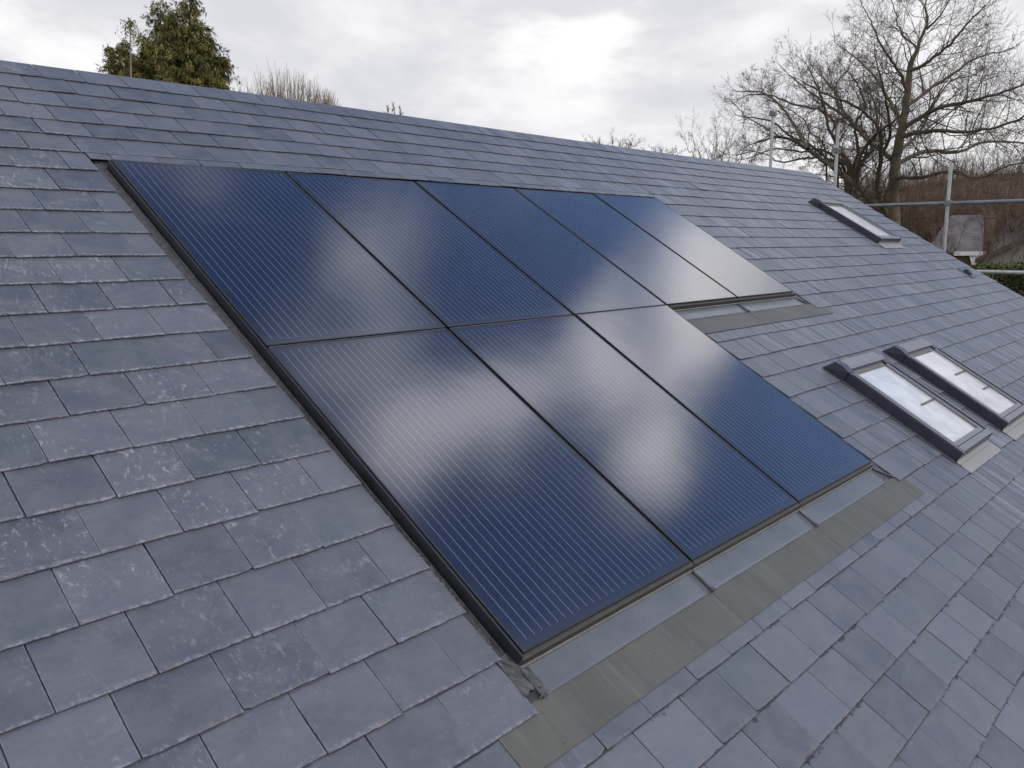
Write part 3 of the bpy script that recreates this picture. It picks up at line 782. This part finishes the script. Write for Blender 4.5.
# ------------------------------------------------------------------ ground and wooded bank
gm = MB(); gm.add([(-1500,-1500,0), (1500,-1500,0), (1500,1500,0), (-1500,1500,0)], [(0,1,2,3)])
go = gm.build('ground', MAT['grass']); go['kind'] = 'structure'
hb = MB(); NX, NY = 60, 14
for j in range(NY+1):
    for i in range(NX+1):
        px = 845 + (1500-845)*i/NX; dist = 46 + 130*(j/NY)**1.3
        q = P(px, 250, dist); e = min(1, i/8)*(j/NY)**.75
        z = -.3 + (6.4 + (CAM.z + (46 + 14*min(1, i/12))*dist/F - 6.4)*min(1, max(0, (dist-60)/45)))*min(1, i/2, j/2)*(.97 + .10*mnoise.noise(Vector((q.x*.04, q.y*.04, 1))))
        hb.v.append((q.x, q.y, z))
hb.f = [(j*(NX+1)+i, j*(NX+1)+i+1, (j+1)*(NX+1)+i+1, (j+1)*(NX+1)+i) for j in range(NY) for i in range(NX)]
hi = hb.build('hill', MAT['bank'], smooth=True); hi['kind'] = 'structure'

def bank_material():
    m, nt, b = mat('twiggy_bank'); n = N(nt); obj = n.node('ShaderNodeTexCoord').outputs['Object']
    a = n.noise(n.mapping(obj, (2.6, 2.6, .5)), 1.0, 7, .7, .6); c_ = n.noise(obj, .22, 3, .6); v = n.node('ShaderNodeTexVoronoi', feature='DISTANCE_TO_EDGE'); v.inputs['Scale'].default_value = 1.1
    n.lk(n.mapping(obj, (1.8, 1.8, .8)), v.inputs['Vector'])
    c = n.mix(n.ramp(a, .36, .64), (.045, .028, .015), (.20, .135, .078)); c = n.mix(n.ramp(c_, .35, .65, 0, .5), c, (.075, .065, .03))
    c = n.mix(n.ramp(v.outputs['Distance'], .05, .0, 0, .7), c, (.20, .155, .10))
    n.lk(c, b.inputs['Base Color']); b.inputs['Roughness'].default_value = .95; n.lk(n.bump(a, 1, .5), b.inputs['Normal']); return m
hi.data.materials[0] = bank_material()
# scrub wood on the bank: one mass of twigs
wb = MB()
for i in range(3300):
    px = rnd.uniform(848, 1110); d = rnd.uniform(54, 116)
    if i > 2400: d = rnd.uniform(98, 122)
    f = (d-54)/58; py = 258 - (46 + 20*min(1, (px-848)/90))*f - rnd.uniform(0, 22)*(.5+.5*f) - (rnd.uniform(4, 18) if i > 2400 else 0)
    q = P(px, py, d); top = q.z + rnd.uniform(.3, 1.4)
    p0 = Vector((q.x, q.y, q.z - rnd.uniform(2.5, 4.5)))
    dd = Vector((rnd.gauss(0, .16), rnd.gauss(0, .16), 1))
    grow(wb, p0, dd, (top-p0.z)*.7, rnd.uniform(.03, .055), 2, [0, 4, 6], .10, .14, spread=(20, 55))
for i in range(620):
    px = rnd.uniform(856, 1090); d = rnd.uniform(51, 62); py = rnd.uniform(168, 222)
    q = P(px, py, d); L_ = rnd.uniform(3., 5.)
    grow(wb, Vector((q.x, q.y, q.z - L_)), Vector((rnd.gauss(0, .35), rnd.gauss(0, .35), 1)), L_*.8, rnd.uniform(.03, .06), 2, [0, 5, 6], .06, .18, spread=(25, 65))
ww = wb.build('woodland_scrub', MAT['twigr']); ww['kind'] = 'stuff'; ww['label'] = 'brown mass of leafless scrub wood on the bank'; ww['category'] = 'scrub'

# young bare trees in front of the bank
for (px, py, ds, hp, sp, st, mt, lab) in (
   (880, 150, 52, 75, 50, 7, 'twigr', 'brownish bare tree directly behind the trunk of the tallest tree'),
   (940, 150, 54, 70, 55, 7, 'twigr', 'brownish bare tree behind the nearest scaffold pole'),
   (990, 140, 56, 75, 50, 7, 'twig', 'dark bare tree between the nearest scaffold pole and the right edge'),
   (862, 175, 33, 60, 40, 6, 'twigr', 'multi-stemmed bare tree low behind the single high skylight'),
   (903, 212, 33, 60, 40, 5, 'twig', 'bushy bare tree beneath the big tree, left of the nearest scaffold pole'),
   (948, 205, 37, 55, 26, 4, 'twigr', 'thin bare tree just left of the cottage chimney, by the nearest scaffold pole'),
   (978, 205, 35, 60, 30, 3, 'twigr', 'thin bare tree in front of the slate cottage roof'),
   (1018, 190, 36, 60, 30, 3, 'twigr', 'bare tree at the right edge in front of the gabled cottage')):
    small_tree('bare_tree', lab, px, py, ds, hp, sp, st, MAT[mt], [0, 5, 5], group=G1)

# ------------------------------------------------------------------ cottages at the right
def frame_at(px, py, dist, z=None):
    q = P(px, py, dist); f = Vector((q.x-CAM.x, q.y-CAM.y, 0)).normalized()
    r = Vector((f.y, -f.x, 0)); m = Matrix((r, f, Vector((0, 0, 1)))).transposed().to_4x4(); m.translation = Vector((q.x, q.y, 0)); return m
# cottage A: ridge roughly across the view
DA = 41; ka = DA/F
A = frame_at(958, 250, DA); zc = CAM.z
def hz(py, dist): return zc + (ray(900, 248).z*0) + (249 - py)*dist/F/1.0
zr_, ze = hz(224, DA+2), hz(256, DA)
ha = empty('slate_cottage', 'grey slated cottage with chimney and white eave, half hidden by twigs', 'house', A)
m = MB(); xw0, xw1 = -1.0, .75
m.box(xw0, xw1, .3, 5.2, 0, ze-.02)
m.add([(xw0, .3, ze-.02), (xw0, 5.2, ze-.02), (xw0+.75, 2.75, zr_-.12), (xw1, .3, ze-.02), (xw1, 5.2, ze-.02), (xw1, 2.75, zr_-.12)], [(0,1,2), (3,5,4), (0,2,5,3), (1,4,5,2)])
m.build('wall', MAT['brick'], ha, A)
m = MB()
for s in (0, 1):
    y0, y1 = (0, 2.75) if s == 0 else (5.5, 2.75)
    nr = 12
    for k in range(nr):
        t0, t1 = k/nr, (k+1)/nr
        ya, yb = y0+(y1-y0)*t0, y0+(y1-y0)*t1; za, zb = ze+(zr_-ze)*t0+.004, ze+(zr_-ze)*t1
        la, lb = xw0-.3 + t0*.9, xw0-.3 + t1*.9
        m.add([(la, ya, za), (xw1+.2, ya, za), (xw1+.2, yb, zb), (lb, yb, zb), (la, ya, za-.05), (xw1+.2, ya, za-.05), (xw1+.2, yb, zb-.05), (lb, yb, zb-.05)],
              [(0,1,2,3), (7,6,5,4), (0,4,5,1), (1,5,6,2), (3,7,4,0), (2,6,7,3)])
rf = m.build('roof', MAT['farslate'], ha, A)
m = MB(); m.box(.98, 1.42, 2.4, 3.1, ze-.3, zr_-.15); m.box(.94, 1.46, 2.35, 3.15, zr_-.15, zr_-.05); m.box(1.08, 1.32, 2.6, 2.9, zr_-.05, zr_+.15)
m.build('chimney', MAT['brick'], rf, A)
m = MB(); m.box(-.15, 1.05, -.12, .08, ze-.14, ze+.04); m.build('fascia', MAT['whitepaint'], ha, A)
m = MB(); m.add([(.45, -.05, ze-.14), (.85, -.05, ze-.14), (.72, -.05, ze-.55), (.58, -.05, ze-.55), (.45, .06, ze-.14), (.85, .06, ze-.14), (.72, .06, ze-.55), (.58, .06, ze-.55)],
  [(3,2,1,0), (4,5,6,7), (0,1,5,4), (2,3,7,6), (1,2,6,5), (3,0,4,7)]); m.build('bracket', MAT['whitepaint'], ha, A)
for x in (-.6,):
    m = MB(); m.box(x, x+.9, .22, .3, ze-1.7, ze-.5); w = m.build('window', MAT['whitepaint'], ha, A)
    m = MB(); m.box(x+.07, x+.42, .20, .218, ze-1.63, ze-.57); m.box(x+.48, x+.83, .20, .218, ze-1.63, ze-.57); m.build('pane', MAT['window'], w, A)
# cottage B: gable towards the camera at the right edge
DB = 38; B = frame_at(1040, 250, DB)
hb_ = empty('gabled_cottage', 'pale gabled cottage with grey slate roof at the right edge behind the hedge', 'house', B)
zg, zl = hz(240, DB), hz(259, DB)
m = MB(); hw = 1.9
prof = [(-hw, 0), (hw, 0), (hw, zl), (0, zg), (-hw, zl)]
vs = [(x, .0, z) for x, z in prof] + [(x, 6.5, z) for x, z in prof]
m.add(vs, [(0,1,2,3,4), (9,8,7,6,5)] + [((i+1)%5, i, 5+i, 5+(i+1)%5) for i in range(5)])
m.build('wall', MAT['render'], hb_, B)
m = MB()
zt = zg + .10
for s in (-1, 1):
    nr = 10
    for k in range(nr):
        t0, t1 = k/nr, (k+1)/nr; ex_ = hw+.25; ed_ = zl - .12
        xa, xb = s*ex_*(1-t0), s*ex_*(1-t1); za, zb = ed_+(zt-ed_)*t0+.03, ed_+(zt-ed_)*t1
        m.add([(xa, -.25, za), (xb, -.25, zb), (xb, 6.7, zb), (xa, 6.7, za), (xa, -.25, za-.06), (xb, -.25, zb-.06), (xb, 6.7, zb-.06), (xa, 6.7, za-.06)],
              [(0,1,2,3), (7,6,5,4), (0,4,5,1), (1,5,6,2), (2,6,7,3), (3,7,4,0)])
m.build('roof', MAT['farslate'], hb_, B)
m = MB(); m.add([(-hw-.27, -.28, zl-.30), (0, -.28, zt-.16), (0, -.28, zt+.0), (-hw-.27, -.28, zl-.13), (-hw-.27, -.255, zl-.30), (0, -.255, zt-.16), (0, -.255, zt+.0), (-hw-.27, -.255, zl-.13)],
  [(0,1,2,3), (7,6,5,4), (0,4,5,1), (3,2,6,7)]); m.build('bargeboard', simple('brown_board', (.10, .06, .045), .7), hb_, B)
m = MB(); m.box(-.5, .5, -.06, 0, zl-1.5, zl-.4); w = m.build('window', MAT['whitepaint'], hb_, B)
m = MB(); m.box(-.43, -.03, -.08, -.062, zl-1.43, zl-.47); m.box(.03, .43, -.08, -.062, zl-1.43, zl-.47); m.build('pane', MAT['window'], w, B)
# cottage C: long grey roof further back between the two
DC = 50; Cm = frame_at(1008, 240, DC)
hc = empty('far_cottage', 'distant grey slate roof behind the gabled cottage, seen through twigs', 'house', Cm)
z0, z1 = hz(262, DC), hz(226, DC)
m = MB(); m.box(-1.6, 4.2, .3, 6, 0, z0); m.build('wall', MAT['brick'], hc, Cm)
m = MB()
m.add([(-2, 0, z0), (4.6, 0, z0), (4.6, 6.3, z0), (-2, 6.3, z0), (.1, 3.15, z1), (2.4, 3.15, z1)], [(0,1,5,4), (1,2,5), (2,3,4,5), (3,0,4), (3,2,1,0)])
m.build('roof', MAT['farslate'], hc, Cm)

# evergreen hedge at the right
DH = 24; Hh = frame_at(1036, 262, DH)
he = empty('evergreen_hedge', 'dark evergreen hedge below the scaffold rail at the right edge', 'hedge', Hh)
L = leafmesh(); st = MB()
hx0, hx1, hy1 = -1.35, 3.2, 1.5; htop = hz(266, DH)
for i in range(12):
    x = hx0 + (hx1-hx0)*i/11; st.tube([(x, .6, 0), (x+rnd.gauss(0, .1), .6, htop*.6), (x+rnd.gauss(0, .2), .7, htop-.4)], [.07, .05, .02], 5)
st.build('stem', MAT['bark'], he, Hh)
rm3 = Hh.to_3x3()
for i in range(30000):
    x = rnd.uniform(hx0, hx1); z = htop - abs(rnd.gauss(0, 1.6)) + .15*mnoise.noise(Vector((x*1.7, 0, 3)))
    if z < 1: continue
    y = rnd.random()**2.2*hy1; y += .18*mnoise.noise(Vector((x*2, z*2, 0)))
    if htop - z < .15: y = rnd.uniform(0, hy1)
    p = Vector((x, y, z)); spray(L, p, rv(1).normalized(), rnd.uniform(.06, .12), rnd.uniform(.02, .035), min(1, max(0, rnd.gauss(.3, .2) + (.45 if htop-z < .22 else 0))))  # paler leaf tone near the top paints a lit edge
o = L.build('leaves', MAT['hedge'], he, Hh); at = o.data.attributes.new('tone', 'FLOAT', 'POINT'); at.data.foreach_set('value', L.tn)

# ------------------------------------------------------------------ light
SUN_AZ, SUN_EL = -68, 36         # direction towards the sun, degrees from +X
sd = Vector((math.cos(R(SUN_AZ))*math.cos(R(SUN_EL)), math.sin(R(SUN_AZ))*math.cos(R(SUN_EL)), math.sin(R(SUN_EL))))
ld = bpy.data.lights.new('sun', 'SUN'); ld.energy = 1.0; ld.angle = R(14); ld.color = (1, .93, .84)
lo = bpy.data.objects.new('sun', ld); COL.objects.link(lo); lo.rotation_euler = (-sd).to_track_quat('-Z', 'Y').to_euler()

w = bpy.data.worlds.new('World'); sc.world = w; w.use_nodes = True; nt = w.node_tree; nt.nodes.clear(); n = N(nt)
sky = n.node('ShaderNodeTexSky', sky_type='NISHITA'); sky.sun_disc = False; sky.sun_elevation = R(SUN_EL); sky.sun_rotation = R(90-SUN_AZ)
sky.air_density = 1.0; sky.dust_density = .6
dirv = n.node('ShaderNodeTexCoord').outputs['Generated']
wn = n.noise(dirv, 3.2, 5, .6, 0, 'Color')
wsub = n.node('ShaderNodeVectorMath', operation='SUBTRACT'); n.lk(wn, wsub.inputs[0]); wsub.inputs[1].default_value = (.5, .5, .5)
wsc = n.node('ShaderNodeVectorMath', operation='SCALE'); n.lk(wsub.outputs[0], wsc.inputs[0]); wsc.inputs['Scale'].default_value = .21
wad = n.node('ShaderNodeVectorMath', operation='ADD'); n.lk(dirv, wad.inputs[0]); n.lk(wsc.outputs[0], wad.inputs[1]); wd_ = wad.outputs[0]
sep = n.node('ShaderNodeSeparateXYZ'); n.lk(dirv, sep.inputs[0]); zz = sep.outputs[2]
def blob(az, el, r, amp):
    c = (math.cos(R(az))*math.cos(R(el)), math.sin(R(az))*math.cos(R(el)), math.sin(R(el)))
    dn = n.node('ShaderNodeVectorMath', operation='DISTANCE'); n.lk(wd_, dn.inputs[0]); dn.inputs[1].default_value = c
    return n.ramp(dn.outputs['Value'], r, r*.25, 0, amp)
cov = n.ramp(zz, .37, .26, 0, 1.4)
for bl in ((95, 50, .35, 1.0), (-50, 55, .5, .8), (120, 45, .6, 1.1), (200, 40, .8, 1.0), (-100, 35, .5, 1.0)):
    cov = n.math('ADD', cov, blob(*bl))
def pblob(px, py, rpx, amp):              # a cloud in the direction that the roof plane mirrors towards the camera
    out = []
    for q in ((px, py), (px + rpx, py)):
        d = ray(*q); nr = (RM.to_3x3() @ Vector((0, 0, 1))).normalized(); out.append(d - 2*d.dot(nr)*nr)
    c = out[0]; r = (out[0]-out[1]).length
    dn = n.node('ShaderNodeVectorMath', operation='DISTANCE'); n.lk(wd_, dn.inputs[0]); dn.inputs[1].default_value = c
    return n.ramp(dn.outputs['Value'], r*1.12, 0, 0, amp)
for bl in ((350, 400, 170, .12), (520, 375, 50, .2), (430, 465, 60, .4), (660, 405, 50, .4), (455, 432, 75, 1.0), (395, 455, 60, .5), (515, 390, 55, .6), (370, 385, 80, .45), (300, 350, 50, .2),
           (640, 445, 62, 1.0), (600, 375, 60, .8), (575, 335, 40, .4), (690, 352, 75, .85), (700, 275, 100, 1.1), (770, 275, 90, 1.1), (590, 295, 60, .5),
           (365, 228, 80, .55), (410, 305, 70, .45), (280, 300, 60, .25), (200, 172, 50, .35), (560, 560, 60, .25)):
    cov = n.math('ADD', cov, pblob(*bl))
for bl in ((480, 290, 60, -.3), (545, 235, 70, -.5), (620, 520, 90, -.5), (820, 440, 120, -.6), (480, 345, 45, -.3)):
    cov = n.math('ADD', cov, pblob(*bl))
cn = n.noise(wd_, 4.5, 7, .58, .2)
cov = n.math('ADD', cov, n.math('MULTIPLY', n.math('SUBTRACT', cn, .5), 1.15))
mask = n.ramp(cov, -.02, 1.12)
# cloud brightness
flat_ = n.node('ShaderNodeMapping'); n.lk(dirv, flat_.inputs[0]); flat_.inputs['Scale'].default_value = (1, 1, 1.9)
c1 = n.noise(flat_.outputs[0], 2.7, 8, .56, .4); c2 = n.noise(flat_.outputs[0], 9, 6, .55, .3)
cc = n.math('ADD', n.math('MULTIPLY', c1, .72), n.math('MULTIPLY', c2, .28))
bright = n.ramp(cc, .38, .62)
ccol = n.mix(bright, (.71, .715, .77), (1.0, .99, 1.0))
spot = n.math('ADD', blob(38, 14.5, .14, .9), blob(61, 9, .10, .45)); spot = n.math('ADD', spot, blob(25, 15, .09, .35)); spot = n.math('ADD', spot, blob(72, 14, .20, .6))
ccol = n.mix(n.math('MULTIPLY', spot, n.ramp(cc, .42, .56, .1, 1), clamp=True), ccol, (1.08, 1.06, 1.05))
bg1 = n.node('ShaderNodeBackground'); n.lk(n.mix(1.0, sky.outputs[0], (.92, 1.0, 1.18), 'MULTIPLY'), bg1.inputs[0]); bg1.inputs[1].default_value = .15
bg2 = n.node('ShaderNodeBackground'); n.lk(ccol, bg2.inputs[0])
near = n.node('ShaderNodeVectorMath', operation='DISTANCE'); n.lk(dirv, near.inputs[0]); near.inputs[1].default_value = (.76, .10, .64)
n.lk(n.math('ADD', n.math('MULTIPLY', n.ramp(zz, .25, .70, 0, 1.), n.ramp(near.outputs['Value'], .75, .2, 1.0, 2.5)), 1.0), bg2.inputs[1])
mx = n.node('ShaderNodeMixShader'); n.lk(mask, mx.inputs[0]); n.lk(bg1.outputs[0], mx.inputs[1]); n.lk(bg2.outputs[0], mx.inputs[2])
out = n.node('ShaderNodeOutputWorld'); n.lk(mx.outputs[0], out.inputs[0])

sc.view_settings.view_transform = 'Standard'; sc.view_settings.look = 'None'; sc.view_settings.exposure = 0; sc.view_settings.gamma = 1
sc.cycles.use_denoising = True
